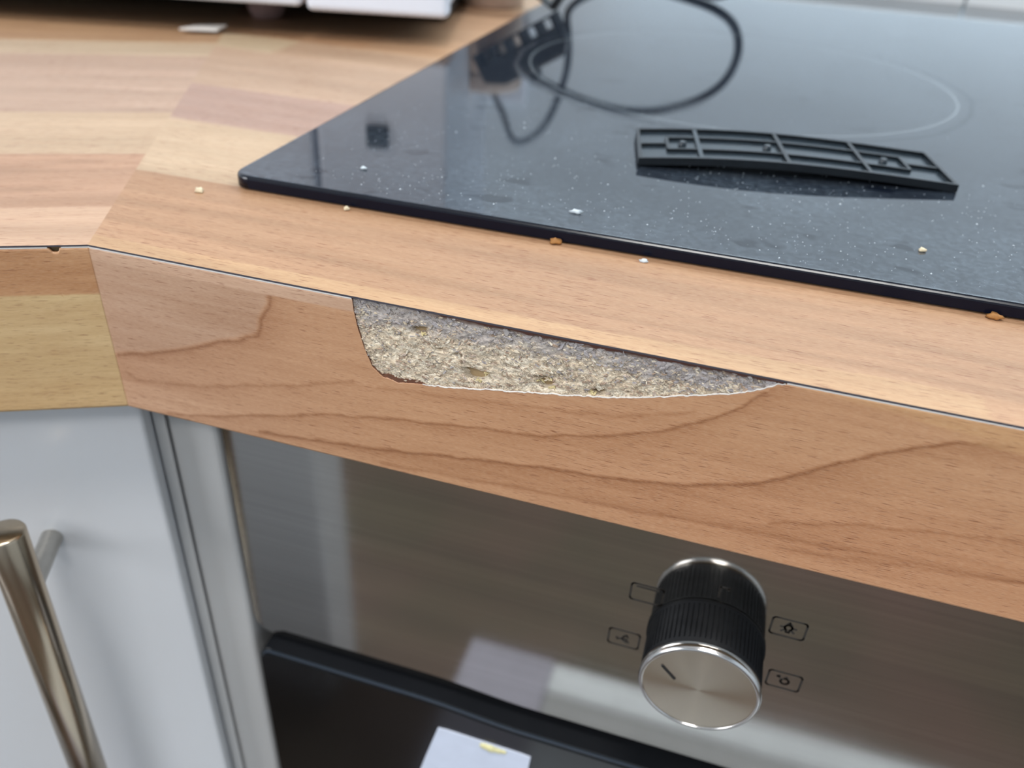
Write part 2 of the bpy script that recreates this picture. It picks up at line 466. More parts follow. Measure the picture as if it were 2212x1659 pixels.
# warmer veins in the long front stave, denser dashes in the pale edge stave
s += .14 * np.exp(-((Y - (.0215 + .004 * np.sin(X * 23))) / .0022) ** 2) + .10 * np.exp(-((Y - (.031 + .003 * np.sin(X * 31 + 1))) / .0016) ** 2)
s += .16 * np.exp(-((Y - (.0120 - .020 * (X - .02))) / .0013) ** 2) * (X > -.01)
kf = (Y > .0385)[..., None]
c = tintmul(c * np.array((.665, .615, .575)) * np.where(kf, np.array((1.02, 1.07, 1.15)), 1.0), s)
P = np.stack([X, Y, np.zeros_like(X)], -1)
top_me = grid_mesh('laminate', P, c)
link('laminate', top_me, M_top, wr)
# dark backing of the laminate sheet: thin overhanging lip along the front edge
from_bm('laminate_backing', box_bm(.0, .9, -.00008, .004, -.00032, -.00003), M_navyline, wr)
out = [(0, .0016), (.9, .0016), (.9, .5595), (-.129, .5595), (-.2448, .5030), (-.0009, .0018)]
from_bm('core', prism_bm(out, -T, -.0004), M_core, wr)

# front edging with the piece broken out of it
CHIP = [(0.0558, -.0004), (0.05575, -0.0030), (0.05652, -0.00647), (0.05759, -0.01046), (0.059, -0.01408), (0.061, -0.01577), (0.06407, -0.01645), (0.06854, -0.01583), (0.0742, -0.01517), (0.08018, -0.01412), (0.08644, -0.01309), (0.09094, -0.01228), (0.09579, -0.01158), (0.10427, -0.00997), (0.10871, -0.00886), (0.11385, -0.0074), (0.1194, -0.00565), (0.12354, -0.00444), (0.12739, -0.00268), (0.12988, -0.0011), (0.13138, -.0006)]
cx = np.array([p[0] for p in CHIP]); cz = np.array([p[1] for p in CHIP]); cx[0] = .0557; cx[1] = .0559
ZT = -.0006
xs = np.unique(np.concatenate([np.linspace(0, .0555, 150), np.linspace(.0555, .062, 160), np.linspace(.062, .133, 420), np.linspace(.133, .22, 220), np.linspace(.22, .9, 80)]))
jag = (vnoise(xs * 1400, xs * 0, 9, 4) - .5) * .00042
zt = np.where((xs > cx[0]) & (xs < cx[-1]), np.minimum(ZT, np.interp(xs, cx, cz) + jag), ZT)
tz = np.linspace(0, 1, 110)
Zg = -T + (zt[:, None] + T) * tz[None, :]
Xg = np.repeat(xs[:, None], len(tz), 1)
def front_colour(x, z):
    base = np.ones(x.shape + (3,)) * L3(192, 146, 110)
    # colour drifts: greyer mauve at the corner, redder to the right and below
    g = smooth(.07, .0, x)[..., None]
    base = base * (1 - g * .55) + L3(188, 150, 124) * g * .55
    r = (smooth(.05, .16, x) * smooth(-.008, -.03, z))[..., None]
    base = base * (1 - r * .5) + L3(192, 136, 98) * r * .5
    s = streaks(x, z, 41, .30, 9, 160) + streaks(x, z, 47, .22, 30, 900)
    G = [([(0.0008, -0.0245), (0.010, -.0224), (0.0179, -0.0196), (0.0259, -0.0162), (.0300, -.0148), (0.0324, -0.0137), (.0352, -.0124), (0.0358, -0.0111), (0.0363, -0.0088), (0.0385, -0.0054), (0.039, -0.0030)], .34, .0007, .0040, -1),
         ([(0.0018, -.0290), (0.0046, -0.0300), (0.0184, -0.0284), (0.0372, -0.0236), (.045, -.0216), (0.0547, -0.0185)], .16, .0006, .002, -1),
         ([(.010, -.0372), (0.0239, -0.0346), (0.036, -.0312), (0.0480, -0.0279), (0.0679, -0.0244), (0.0818, -0.0226), (.0875, -.0221), (0.0933, -0.0211), (0.1033, -0.0184), (0.1113, -0.0156), (0.12, -0.0108), (0.1254, -0.0068), (0.1283, -0.0031)], .30, .00050, .0028, -1),
         ([(0.0325, -0.0362), (0.0536, -0.0340), (0.0774, -0.0308), (0.0956, -0.0282), (.108, -.0272), (0.1193, -0.0253), (0.1299, -0.0216), (0.1354, -0.0184), (0.1449, -0.0118), (0.1527, -0.0074), (0.1583, -0.0050), (.165, -.0040)], .38, .0006, .0034, -1),
         ([(0.06, -0.0371), (0.0869, -0.0350), (0.1138, -0.0336), (0.1464, -0.0315), (0.18, -0.0294), (.25, -.027)], .16, .0008, .003, 1),
         ([(.135, -.0290), (.150, -.0250), (.170, -.0215), (.20, -.018)], .16, .0006, .003, -1),
         ([(.140, -.0345), (.16, -.0318), (.185, -.0285)], .14, .0008, .002, 1),
         ([(.06, -.0185), (.08, -.0168), (.105, -.0135), (.118, -.0095)], .12, .0006, .002, -1)]
    d1, s1 = polydist(x, z, [(-.02, -.0250)] + G[0][0] + [(.0392, .01)])
    mv = ((s1 > 0) * smooth(.0, .0012, d1))[..., None]
    base = base * (1 - mv * .75) + L3(180, 146, 122) * mv * .75
    wz = z + .0009 * (vnoise(x * 260, z * 500, 51, 3) - .5) + .0005 * (vnoise(x * 90, z * 1500, 55, 2) - .5)
    for pts, a, w, fade, sd in G:
        d, side = polydist(x, wz, pts)
        s = s + a * 1.9 * np.exp(-(d / (w * .6)) ** 2) + a * 1.0 * np.exp(-d / fade) * (side == sd) * (.6 + .8 * vnoise(x * 110, z * 1500, 57, 2))
    # knotty mauve patch on the left
    s = s + .10 * np.exp(-(((x - .03) / .012) ** 2 + ((z + .010) / .006) ** 2))
    c = tintmul(base, s, (.72, 1.0, 1.25))
    # the paler stave that runs along the top edge at both ends
    b = np.where(x < .09, -.0031, -9.); b2 = np.where(x > .1383, -.0031 - .004 * np.clip((x - .1383) / .03, 0, 1) * 0, -9.)
    pl_ = smooth(-.0001, .0001, z + .0031) * (x < .09)
    pr_ = smooth(-.0010, .0010, z + .0005 + .0042 * smooth(.132, .17, x) + .0012 * (vnoise(x * 80, z * 900, 67, 2) - .5)) * (x >= .09) * .8
    pale = (pl_ + pr_)[..., None]
    pc = np.where((x < .09)[..., None], L3(200, 164, 138), L3(200, 156, 112))
    return c * (1 - pale) + tintmul(np.ones(x.shape + (3,)) * pc, streaks(x, z, 61, .25, 30, 700)) * pale
cf = front_colour(Xg, Zg)
bow = 0 * Xg
edg = grid_mesh('edging', np.stack([Xg, bow, Zg], -1), cf)
E_ = link('edging', edg, M_front, wr)
sol = E_.modifiers.new('thickness', 'SOLIDIFY'); sol.thickness = .0009; sol.offset = -1 if True else 1
# torn white rim following the upper edge of the edging, dips round the broken piece
def rim(name, xs, zt, w, y0, y1, mat, parent, xf=None):
    bm = bmesh.new(); prev = None
    for x, z in zip(xs, zt):
        ww = w(x)
        r = [bm.verts.new((x, y0, z - .00002)), bm.verts.new((x, y0, z + ww)), bm.verts.new((x, y1, z + ww)), bm.verts.new((x, y1, z - .00002))]
        if prev:
            for k in range(4): bm.faces.new((prev[k], r[k], r[(k + 1) % 4], prev[(k + 1) % 4]))
        prev = r
    return from_bm(name, bm, mat, parent)
selL = xs <= .0557; selR = xs >= .1312
rim('edging_rim', xs[selL], zt[selL], lambda x: .00026, -.00003, .0009, M_white_rim, wr)
rim('edging_rim', xs[selR], zt[selR], lambda x: .00022, -.00003, .0009, M_white_rim, wr)
selC = (xs > .0690) & (xs < .1312)
rim('edging_rim', xs[selC], zt[selC], lambda x: .00008, -.00005, .0003, M_white_rim, wr)
selD = (xs > .0557) & (xs <= .0700)
rim('edging_rim', xs[selD], zt[selD], lambda x: .00008 + .00075 * float(smooth(.0600, .0625, np.array(x)) * smooth(.0700, .0670, np.array(x))), .0001, .0012, M_brown_red, wr)
E_.data.materials[0] = M_front

# exposed chipboard behind the broken edging: uneven bed, holes, and loose chips
def chip_floor(x): return np.interp(x, cx, cz)
bx = np.linspace(.0548, .1325, 620); bz = np.linspace(-.0180, -.0004, 150)
BX, BZ = np.meshgrid(bx, bz, indexing='ij')
def bed_depth(x, z):
    d = .00042 + .00055 * (vnoise(x * 900, z * 1600, 71, 4) - .5) + .0005 * (vnoise(x * 210, z * 380, 75, 2) - .5)
    for hx, hz, rx, rz, dd in ((.0684, -.0046, .0011, .0005, .0036), (.0795, -.0117, .0018, .0008, .0030), (.0778, -.0108, .0010, .0004, .0022), (.0924, -.0102, .0011, .0007, .0034), (.0912, -.0092, .0010, .0003, .002), (.1016, -.0097, .0010, .0005, .0028), (.0757, -.0081, .0007, .0003, .0016), (.0722, -.0078, .0009, .0003, .0014)):
        d = d + dd * np.exp(-(((x - hx) / rx) ** 2 + ((z - hz - .12 * (x - hx)) / rz) ** 2))
    return d
depth = bed_depth(BX, BZ)
# top part carries a smooth skin of old glue
top_d = -BZ
grey = smooth(.0062, .0022, top_d + .0030 * (vnoise(BX * 260, BZ * 500, 81, 3) - .5) * 2)
tanc = np.where((vnoise(BX * 700, BZ * 1500, 83, 3) > .52)[..., None], L3(244, 232, 210), L3(226, 210, 186))
dk = smooth(.58, .70, vnoise(BX * 1100, BZ * 2600, 85, 3))[..., None]
bc = tanc * (1 - dk * .4) + L3(120, 92, 64) * dk * .4
bc = bc * (1 - grey[..., None] * .8) + L3(176, 172, 174) * grey[..., None] * .8
brown = (smooth(.0016, .0009, top_d) * smooth(.062, .075, BX))[..., None]
bc = bc * (1 - brown * .8) + L3(84, 50, 36) * brown * .8
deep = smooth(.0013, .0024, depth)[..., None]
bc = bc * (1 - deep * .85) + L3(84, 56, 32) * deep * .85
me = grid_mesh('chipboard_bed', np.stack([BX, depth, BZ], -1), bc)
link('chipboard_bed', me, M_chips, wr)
# glued-on flakes and fibres
def flakes():
    vs, fs, cs = [], [], []
    def add(x, z, L, w, ang, tilt, y, col, n=6):
        b = len(vs); ca, sa = math.cos(ang), math.sin(ang)
        th = random.uniform(.00008, .0002)
        ring = []
        for k in range(n):
            a = 2 * PI * k / n + random.uniform(-.3, .3); rr = random.uniform(.7, 1.1)
            ring.append((L * .5 * rr * math.cos(a), w * .5 * rr * math.sin(a)))
        for lay in (0, 1):
            for (p, q) in ring:
                sc_ = 1 if lay == 0 else .82
                px, pz = p * sc_, q * sc_
                vs.append((x + px * ca - pz * sa, y - (th if lay else 0) + tilt * px + random.uniform(-1, 1) * .00003, z + px * sa + pz * ca)); cs.append(col)
        fs.append(tuple(b + n + k for k in range(n)))
        for k in range(n): fs.append((b + k, b + (k + 1) % n, b + n + (k + 1) % n, b + n + k))
    cnt = 0
    while cnt < 2300:
        x = random.uniform(.0562, .1310); zlo = float(np.interp(x, cx, cz)); z = random.uniform(zlo - .0002, -.0006)
        if z < zlo + .00015: continue
        d = -z; cnt += 1
        y = float(bed_depth(np.array(x), np.array(z)))
        if y > .0016: continue
        g = random.random() < (0.85 if d < .0022 else .60 if d < .0042 else .16 if d < .0075 else .05)
        if d < .0011 and x > .064 and random.random() < .85: continue
        if g and d < .0032 and random.random() < .42:
            L = random.uniform(.0008, .0024); w = L * random.uniform(.30, .55)
        else:
            L = random.choice([random.uniform(.0003, .0008), random.uniform(.0006, .0015)]); w = L * random.uniform(.18, .5)
        k = random.uniform(.82, 1.1)
        if g: col = [c * k for c in random.choice([L3(182, 179, 184), L3(188, 184, 184), L3(172, 169, 172), L3(164, 158, 156)])]
        else: col = [c * k for c in random.choice([L3(236, 223, 200), L3(228, 212, 186), L3(242, 232, 212), L3(216, 198, 174), L3(208, 190, 176), L3(188, 164, 144)])]
        if L > .0012: y = min(y, .0005)
        y = max(y, .00012)
        add(x, z, L, w, random.gauss(-.05, .55), random.uniform(-.08, .08), y - random.uniform(.00000, .00007), col, random.choice([5, 6, 7]))
    # thin curled chips standing in the holes
    for hx, hz in ((.0692, -.0050), (.0812, -.0108), (.0800, -.0124), (.0912, -.0098), (.0934, -.0106), (.0926, -.0093), (.1003, -.0098), (.1010, -.0103)):
        for k in range(3):
            add(hx + random.uniform(-.0006, .0006), hz + random.uniform(-.0003, .0003), random.uniform(.0008, .0016), random.uniform(.0002, .0005), random.uniform(-1.2, 1.2), random.uniform(-.6, .6), .0006, [c for c in L3(228, 212, 160)], 6)
    me = bpy.data.meshes.new('wood_flakes'); me.from_pydata(vs, [], fs); me.update()
    a = me.color_attributes.new('tint', 'FLOAT_COLOR', 'POINT')
    cc = np.ones((len(vs), 4), np.float32); cc[:, :3] = np.array([list(c)[:3] for c in cs]); a.data.foreach_set('color', cc.reshape(-1))
    o = link('wood_flakes', me, M_chips, wr); o['kind'] = 'stuff'; return o
flakes()
# ragged dark laminate backing above the bed
lb = bmesh.new(); prev = None
for i, x in enumerate(np.linspace(.0562, .1308, 300)):
    w = .00030 + .0013 * float(vnoise(np.array(x * 700), np.array(0.), 91, 3)) ** 1.5 * min(1, max(0, (x - .060) / .03))
    w *= .25 if x < .0725 else .65
    r = [lb.verts.new((x, .00008, -.0001)), lb.verts.new((x, .00012, -.0003 - w)), lb.verts.new((x, .0016, -.0003 - w))]
    if prev:
        lb.faces.new((prev[0], r[0], r[1], prev[1])); lb.faces.new((prev[1], r[1], r[2], prev[2]))
    prev = r
from_bm('torn_backing', lb, M_brown, wr)

# left worktop
wl = empty('worktop', (0, 0, 0), 0, 'short wood-print worktop left of the joint, meeting the chipped one at an angle', 'worktop')
UL = .75
us = np.concatenate([np.linspace(0, .2, 260), np.linspace(.205, UL, 40)]); vsn = np.concatenate([np.linspace(0, .2, 220), np.linspace(.203, .5595, 60)])
UG, VG = np.meshgrid(us, vsn, indexing='ij')
def left_colour(u, v):
    rows = [(-1, .0200), (.0200, .0545), (.0545, .0900), (.0900, .1600), (.1600, .182), (.182, .25), (.25, .33), (.33, .6)]
    cols = [(226, 192, 164), (202, 164, 136), (224, 196, 162), (214, 184, 160), (224, 202, 170), (204, 166, 128), (216, 186, 150), (206, 172, 138)]
    out = np.zeros(u.shape + (3,))
    for (a, b), cc in zip(rows, cols):
        out[(v >= a) & (v < b)] = L3(*cc)
    s = streaks(u, v, 111, .45, 9, 220) + streaks(u, v, 117, .3, 5, 80)
    # brown heart figure and knots in the second stave
    for (ku, kv, ru, rv, a) in ((.020, .030, .008, .0016, .30), (.028, .044, .010, .003, .22), (.014, .049, .007, .0018, .20), (.045, .036, .012, .003, .2), (.03, .098, .016, .004, .14), (.008, .094, .012, .003, .16)):
        s = s + a * np.exp(-(((u - ku) / ru) ** 2 + ((v - kv + .05 * (u - ku)) / rv) ** 2))
    return tintmul(out * np.array((.665, .625, .595)) * np.where((v > .0545)[..., None], np.array((1.02, 1.06, 1.12)), 1.0), s)
Pl = np.stack([U.x * UG - NN.x * VG, U.y * UG - NN.y * VG, np.zeros_like(UG)], -1)
# built in its own frame so that the grain runs along it
wl.rotation_euler = (0, 0, PI + A)
Mi = wl.matrix_basis.inverted()
def loc_l(P3):
    m3 = np.array(Mi.to_3x3()); return P3 @ m3.T
wl_grid = loc_l(Pl)
link('laminate', grid_mesh('laminate', wl_grid, left_colour(UG, VG)), M_top, wl)
# in the local frame: x = along u, y = -v (outward positive)
from_bm('laminate_backing', box_bm(.0, UL, -.004, .00008, -.00032, -.00003), M_navyline, wl)
from_bm('core', prism_bm([(0.0004, -.0012), (UL, -.0012), (UL, -.5595), (.0004, -.5595)], -T, -.0004), M_core, wl)
ul = np.concatenate([np.linspace(0, .06, 220), np.linspace(.061, UL, 60)])
zl = np.where(np.abs(ul - .0062) < .0010, -.0006 - .0009 * (1 - ((ul - .0062) / .0010) ** 4), -.0006)
ZG = -T + (zl[:, None] + T) * np.linspace(0, 1, 70)[None, :]; UG2 = np.repeat(ul[:, None], 70, 1)
def leftfront(u, z):
    s = streaks(u, z, 131, .8, 60, 520) + streaks(u, z, 137, .4, 12, 160)
    top = z > -.0107
    c = np.where(top[..., None], L3(186, 138, 98), L3(206, 176, 130))
    low = smooth(-.026, -.037, z)[..., None]; c = c * (1 - low * .35) + L3(200, 158, 108) * low * .35
    s = s * np.where(top, .7, .45)
    return tintmul(c, s, (.7, 1, 1.3))
gl = np.stack([UG2, np.zeros_like(UG2), ZG], -1)
el = link('edging', grid_mesh('edging', gl, leftfront(UG2, ZG)), M_front, wl)
sol = el.modifiers.new('thickness', 'SOLIDIFY'); sol.thickness = .0009; sol.offset = 1
bmr = None
selA = (ul < .0051) | (ul > .0073)
rim('edging_rim', ul[ul < .0051], zl[ul < .0051], lambda x: .00026, .00003, -.0009, M_white_rim, wl)
rim('edging_rim', ul[ul > .0073], zl[ul > .0073], lambda x: .00026, .00003, -.0009, M_white_rim, wl)

# ------------------------------------------------------------------ hob
hob = empty('hob', (0, 0, 0), 0, 'black glass hob dusted with crumbs, set into the worktop', 'hob')
HP = rrect(.0073, .5970, .0374, .4487, .0045, 10)
hb = prism_bm(HP, 0.0005, .0033)
es = [e for e in hb.edges if abs(e.verts[0].co.z - e.verts[1].co.z) < 1e-6 and e.verts[0].co.z > .003]
bmesh.ops.bevel(hb, geom=es, offset=.0009, segments=4, affect='EDGES', profile=.5)
ho = from_bm('glass_plate', hb, M_hob, hob)
for p in ho.data.polygons: p.use_smooth = p.area < 1e-4 and abs(p.normal.z) < .999
from_bm('seal', prism_bm(rrect(.0083, .5960, .0384, .4477, .004, 6), -.0002, .0006), M_rubber, hob)

# dust grains on and round the hob
def dust():
    vs, fs = [], []
    def grain(x, y, z, r):
        b = len(vs)
        for dx, dy, dz in ((1, 0, 0), (0, 1, 0), (-1, 0, 0), (0, -1, 0), (0, 0, .8)):
            k = r * random.uniform(.6, 1.3); vs.append((x + dx * k, y + dy * k, z + dz * k))
        for k in range(4): fs.append((b + k, b + (k + 1) % 4, b + 4))
    i = 0
    while i < 1300:
        x = random.uniform(.02, .26); y = .040 + abs(random.gauss(0, .045))
        if y > .2: continue
        if vnoise(np.array(x * 60.), np.array(y * 60.), 5, 2) < random.uniform(.25, .62): continue
        grain(x, y, .0033, random.uniform(.00005, .00015) * (1.9 if random.random() < .04 else 1)); i += 1
    me = bpy.data.meshes.new('dust_grains'); me.from_pydata(vs, [], fs); me.update()
    o = link('dust_grains', me, M_dust); tag(o, 'fine pale dust grains scattered over the near part of the black hob', 'dust', None, 'stuff')
dust()
def crumb(loc, r, mat, label, sx=1.0, seed=0):
    random.seed(seed); bm = bmesh.new(); bmesh.ops.create_icosphere(bm, subdivisions=2, radius=r)
    for v in bm.verts:
        k = 1 + .7 * (noise.noise(v.co * (1.4 / r) + Vector((seed, 0, 0)))); v.co *= k; v.co.x *= sx; v.co.z = max(v.co.z * .75, -r * .55)
    zmin = min(v.co.z for v in bm.verts)
    for v in bm.verts: v.co.z -= zmin
    o = from_bm('crumb', bm, mat, None, True); o.location = loc; tag(o, label, 'crumb')
crumb((.08369, .0367, 0.0001), .00085, M_crumb2, 'toasted crumb caught against the middle of the hob front edge', 1.5, 1)
crumb((.1674, .0364, 0.0001), .0009, M_crumb2, 'orange-brown crumb against the hob front edge at the right side', 1.4, 2)
crumb((.0027, .0322, 0), .0008, M_crumb, 'pale splinter-like crumb on the wood left of the hob corner', 1.3, 3)
crumb((.03316, .0526, .0033), .0005, M_dust, 'small white crumb on the hob glass near its left corner', 1.4, 4)
crumb((.0855, .0468, .0033), .0006, M_dust, 'whitish flaky crumb on the hob near the front edge, below the lattice piece', 2.0, 5)
crumb((.0370, .0358, 0.0001), .0006, M_crumb, 'small pale crumb under the hob front edge toward the left corner', 1.0, 6)
crumb((.1024, .0352, 0), .0005, M_dust, 'tiny white crumb on the wood right of the toasted middle crumb', 1.6, 8)
crumb((.1560, .0560, .0033), .0006, M_crumb, 'yellowish crumb on the dusty right part of the hob glass', 1.3, 9)
# flake of paper near the appliance
bm = prism_bm([(-.008, -.004), (.006, -.005), (.009, .003), (-.003, .006)], 0, .0007)
for v in bm.verts: v.co.z += .12 * abs(v.co.x) + .0002
o = from_bm('paper_scrap', bm, M_white_rim); o.location = (-.0955, .178, 0.0003); o.rotation_euler = (0, 0, .5)
tag(o, 'small torn cream paper scrap on the worktop by the white appliance', 'paper scrap')

# ------------------------------------------------------------------ lattice piece on the hob
gr = empty('plastic_lattice', (.1279, .1028, .0033), 0, 'arched black plastic lattice piece with rectangular cells lying on the hob', 'lattice')
gx = Vector((.165 - .0884, .122 - .1101, 0)); gr.rotation_euler = (0, 0, math.atan2(.0150, .0757))
GL, GW = .0770, .0255
def gz(x):     # underside height of the arch
    t = (x + GL / 2) / GL
    return .0002 + .0023 * max(0, math.sin(PI * min(1, t * .96 + .04)) ) * (1 - .35 * t)
def strip(x0, x1, y0, y1, zl, zh, bm, n=24):
    """bar following the arch, spanning x0..x1"""
    prev = None; n = max(1, int(n * (x1 - x0) / GL) + 1)
    for i in range(n + 1):
        x = x0 + (x1 - x0) * i / n; z = gz(x)
        r = [bm.verts.new((x, y0, z + zl)), bm.verts.new((x, y1, z + zl)), bm.verts.new((x, y1, z + zh)), bm.verts.new((x, y0, z + zh))]
        if prev:
            for k in range(4): bm.faces.new((prev[k], prev[(k + 1) % 4], r[(k + 1) % 4], r[k]))
        else: bm.faces.new(r)
        prev = r
    bm.faces.new(prev)
hl, hw = GL / 2, GW / 2
bm = bmesh.new(); strip(-hl + .0004, hl - .0004, -hw + .0004, hw - .0004, 0, .0008, bm); from_bm('base_plate', bm, M_grille, gr)
w = .0009; H = .00175
bm = bmesh.new()
strip(-hl, hl, -hw, -hw + w, -.0001, H, bm); strip(-hl, hl, hw - w, hw, -.0001, H, bm); strip(-hl, -hl + w, -hw + w, hw - w, -.0001, H, bm); strip(hl - w, hl, -hw + w, hw - w, -.0001, H, bm)
from_bm('rim', bm, M_grille_rib, gr)
for x in (-hl * .60, -.002, hl * .46):
    bm = bmesh.new(); strip(x - .0005, x + .0005, -hw + w, hw - w, .0008, H * .97, bm); from_bm('cross_rib', bm, M_grille if x < -.01 else M_grille_rib, gr)
xe = hl * .76; xl = -hl * .80
for y in (-GW * .18, GW * .20):
    for a, b in ((xl, -hl * .60 - .0006), (-hl * .60 + .0006, -.0026), (-.0014, hl * .46 - .0006), (hl * .46 + .0006, xe)):
        bm = bmesh.new(); strip(a, b, y - .0004, y + .0004, .0008, H * .9, bm); from_bm('long_rib', bm, M_grille_rib, gr)
for x in (xl, xe):
    bm = bmesh.new(); strip(x - .0004, x + .0004, -GW * .18, GW * .20, .0008, H * .9, bm); from_bm('cross_rib', bm, M_grille_rib, gr)
for a, b in ((-hl + w, xl - .0005), (xe + .0005, hl - w)):
    bm = bmesh.new(); strip(a, b, -.0004, .0006, .0008, H * .9, bm); from_bm('long_rib', bm, M_grille_rib, gr)
for x, y in ((-hl * .70, .0002), (hl * .62, .0002), (-.0055, .0002)):
    bm = lathe_bm([(0, .0020), (.0007, .0020), (.0009, .0018), (.0011, .0008), (.0011, .0)], 16, Matrix.Translation((x, y, gz(x)))); from_bm('peg', bm, M_grille, gr, True)
for x, y in ((-.020, -.0005), (-.0115, -.0048), (.010, -.0068), (.016, -.0074), (-.033, .004), (.0295, -.006), (.004, -.0078), (-.024, .002)):
    pass

# ------------------------------------------------------------------ oven below the hob
PY = .017; PZB = -.1259; PX0 = .0092
ov = empty('built_in_oven', (0, 0, 0), 0, 'built-in oven with brushed steel control panel under the chipped worktop', 'oven')
pts = [(PX0, -.0385), (PX0, PZB + .006)]
for i in range(1, 8):
    a = PI + (PI / 2) * i / 7; pts.append((PX0 + .006 + .006 * math.cos(a), PZB + .006 + .006 * math.sin(a)))
pts += [(.603, PZB), (.603, -.0385)]
bm = prism_bm(pts, PY, PY + .016, axis='y')
es = [e for e in bm.edges if all(abs(v.co.y - PY) < 1e-6 for v in e.verts)]
bmesh.ops.bevel(bm, geom=es, offset=.0003, segments=2, affect='EDGES')
o = from_bm('control_panel', bm, M_steel, ov)
o.location = (0, 0, 0)
from_bm('body', box_bm(.014, .598, PY + .018, .50, -.62, -.0395, .001), M_gap, ov)
from_bm('vent_slot', box_bm(.016, .596, PY + .004, PY + .017, -.134, -.1262), M_black, ov)
# door: black glass whose top edge steps down where the hand grip begins
DY = .0125
def doortop(x): return -.1285 - .0022 * float(smooth(.060, .092, np.array(x)))
xsd = [.0115 + .0032 * (1 - math.cos(i * PI / 12)) for i in range(7)]
topl = [(.0115, -.1340)]
for i in range(1, 8):
    a = PI - (PI / 2) * i / 7; topl.append((.0115 + .004 + .004 * math.cos(a), -.1330 + .0045 * math.sin(a)))
xx = np.linspace(.018, .602, 140)
topl += [(float(x), doortop(x)) for x in xx]
pts = topl + [(.602, -.60), (.0115, -.60)]
bm = prism_bm(pts, DY, DY + .020, axis='y')
es = [e for e in bm.edges if all(abs(v.co.y - DY) < 1e-6 for v in e.verts)]
bmesh.ops.bevel(bm, geom=es, offset=.0012, segments=3, affect='EDGES')
door = from_bm('oven_door', bm, M_oven_glass, ov)
door.data.materials.append(simple('oven_door_edge', lin(40, 50, 62), .5, Specular_IOR_Level=.2))  # slate bevel colour stands in for the soft highlight along the edge
door.data.materials.append(simple('oven_door_top', lin(16, 18, 22), .8, Specular_IOR_Level=.1))
for p in door.data.polygons:
    p.use_smooth = p.area < 2e-4
    if -.95 < p.normal.y < -.25: p.material_index = 1
    if p.normal.z > .7 and p.normal.y > -.6: p.material_index = 2
# door handle far lower down (steel bar)
bm = lathe_bm([(0, 0), (.008, 0), (.008, .50), (0, .50)], 32, Matrix.Translation((.055, DY - .04, -.26)) @ Matrix.Rotation(PI / 2, 4, 'Y'))
h_ = from_bm('door_handle', bm, M_handle, door, True)
# flat white patch on the door glass, pale yellow blob near its top
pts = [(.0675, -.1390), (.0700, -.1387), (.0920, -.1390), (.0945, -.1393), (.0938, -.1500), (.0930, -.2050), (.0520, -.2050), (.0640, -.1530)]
o = from_bm('door_patch', prism_bm(pts, DY - .0005, DY - .00005, axis='y'), M_patch)
tag(o, 'flat white patch on the black oven door glass', 'label')
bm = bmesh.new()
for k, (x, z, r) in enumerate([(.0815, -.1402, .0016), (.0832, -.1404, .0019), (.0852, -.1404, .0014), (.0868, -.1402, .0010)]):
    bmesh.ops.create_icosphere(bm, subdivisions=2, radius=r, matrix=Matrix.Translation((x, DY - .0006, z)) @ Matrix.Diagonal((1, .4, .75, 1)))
o2 = from_bm('yellow_blob', bm, M_yellow, o, True); o2['label'] = 'pale yellow blob'

# printed symbols round the knob
KX, KZ = .1311, -.0820; DEP = .0142; KR = .0131
def sym(name, cx_, cz_, w, h, strokes, label, polys=()):
    bm = bmesh.new(); t = .00028
    def seg(a, b, th):
        d = Vector((b[0] - a[0], 0, b[1] - a[1])); L = d.length
        if L < 1e-7: return
        d /= L; n = Vector((-d.z, 0, d.x)) * th
        p = [Vector((a[0], 0, a[1])) - d * th * .8, Vector((b[0], 0, b[1])) + d * th * .8]
        q = [p[0] - n, p[1] - n, p[1] + n, p[0] + n]
        lo = [bm.verts.new((v.x, PY - .00004, v.z)) for v in q]; hi = [bm.verts.new((v.x, PY + .00005, v.z)) for v in q]
        bm.faces.new(lo); bm.faces.new(hi)
        for k in range(4): bm.faces.new((lo[k], lo[(k + 1) % 4], hi[(k + 1) % 4], hi[k]))
    if w:
        rr = rrect(cx_ - w / 2, cx_ + w / 2, cz_ - h / 2, cz_ + h / 2, .0007, 3)
        for a, b in zip(rr, rr[1:] + rr[:1]): seg(a, b, .00023)
    for s_ in strokes:
        for a, b in zip(s_, s_[1:]): seg((cx_ + a[0], cz_ + a[1]), (cx_ + b[0], cz_ + b[1]), .00026)
    o = from_bm(name, bm, M_print, ov); o['label'] = label; return o
SW, SH = .0073, .0052
def arc(cx0, cz0, rx, rz, a0, a1, n=12): return [(cx0 + rx * math.cos(math.radians(a0 + (a1 - a0) * i / n)), cz0 + rz * math.sin(math.radians(a0 + (a1 - a0) * i / n))) for i in range(n + 1)]
m_ = .001
sym('printed_symbol', .1162, -.0720, SW, SH, [[(-.0024, .0018), (.0024, .0018)]], 'rectangle with a line along its top, upper left of the knob')
sym('printed_symbol', .1130, -.0884, SW, SH, [[(-.0015, -.0006), (-.0004, -.0001), (0, .0008), (.0005, .0012)], [(-.0004, -.0001), (.0006, -.0002), (.0012, -.0012)], [(-.0015, -.0006), (-.0017, -.0001)], [(.0005, .0012), (.0009, .0006)], [(-.0003, -.0006), (.0006, -.0012)]], 'boxed fan symbol left of the knob')
sym('printed_symbol', .1473, -.0713, SW, SH, [arc(0, .0002, .0008, .0008, -60, 240), [(-.0004, -.0005), (-.0003, -.0012), (.0003, -.0012), (.0004, -.0005)], [(-.0016, .0002), (-.0012, .0002)], [(.0016, .0002), (.0012, .0002)], [(-.0013, -.0011), (-.0009, -.0007)], [(.0013, -.0011), (.0009, -.0007)], [(-.0004, .0012), (0, .0017), (.0004, .0012)]], 'boxed lamp symbol upper right of the knob')
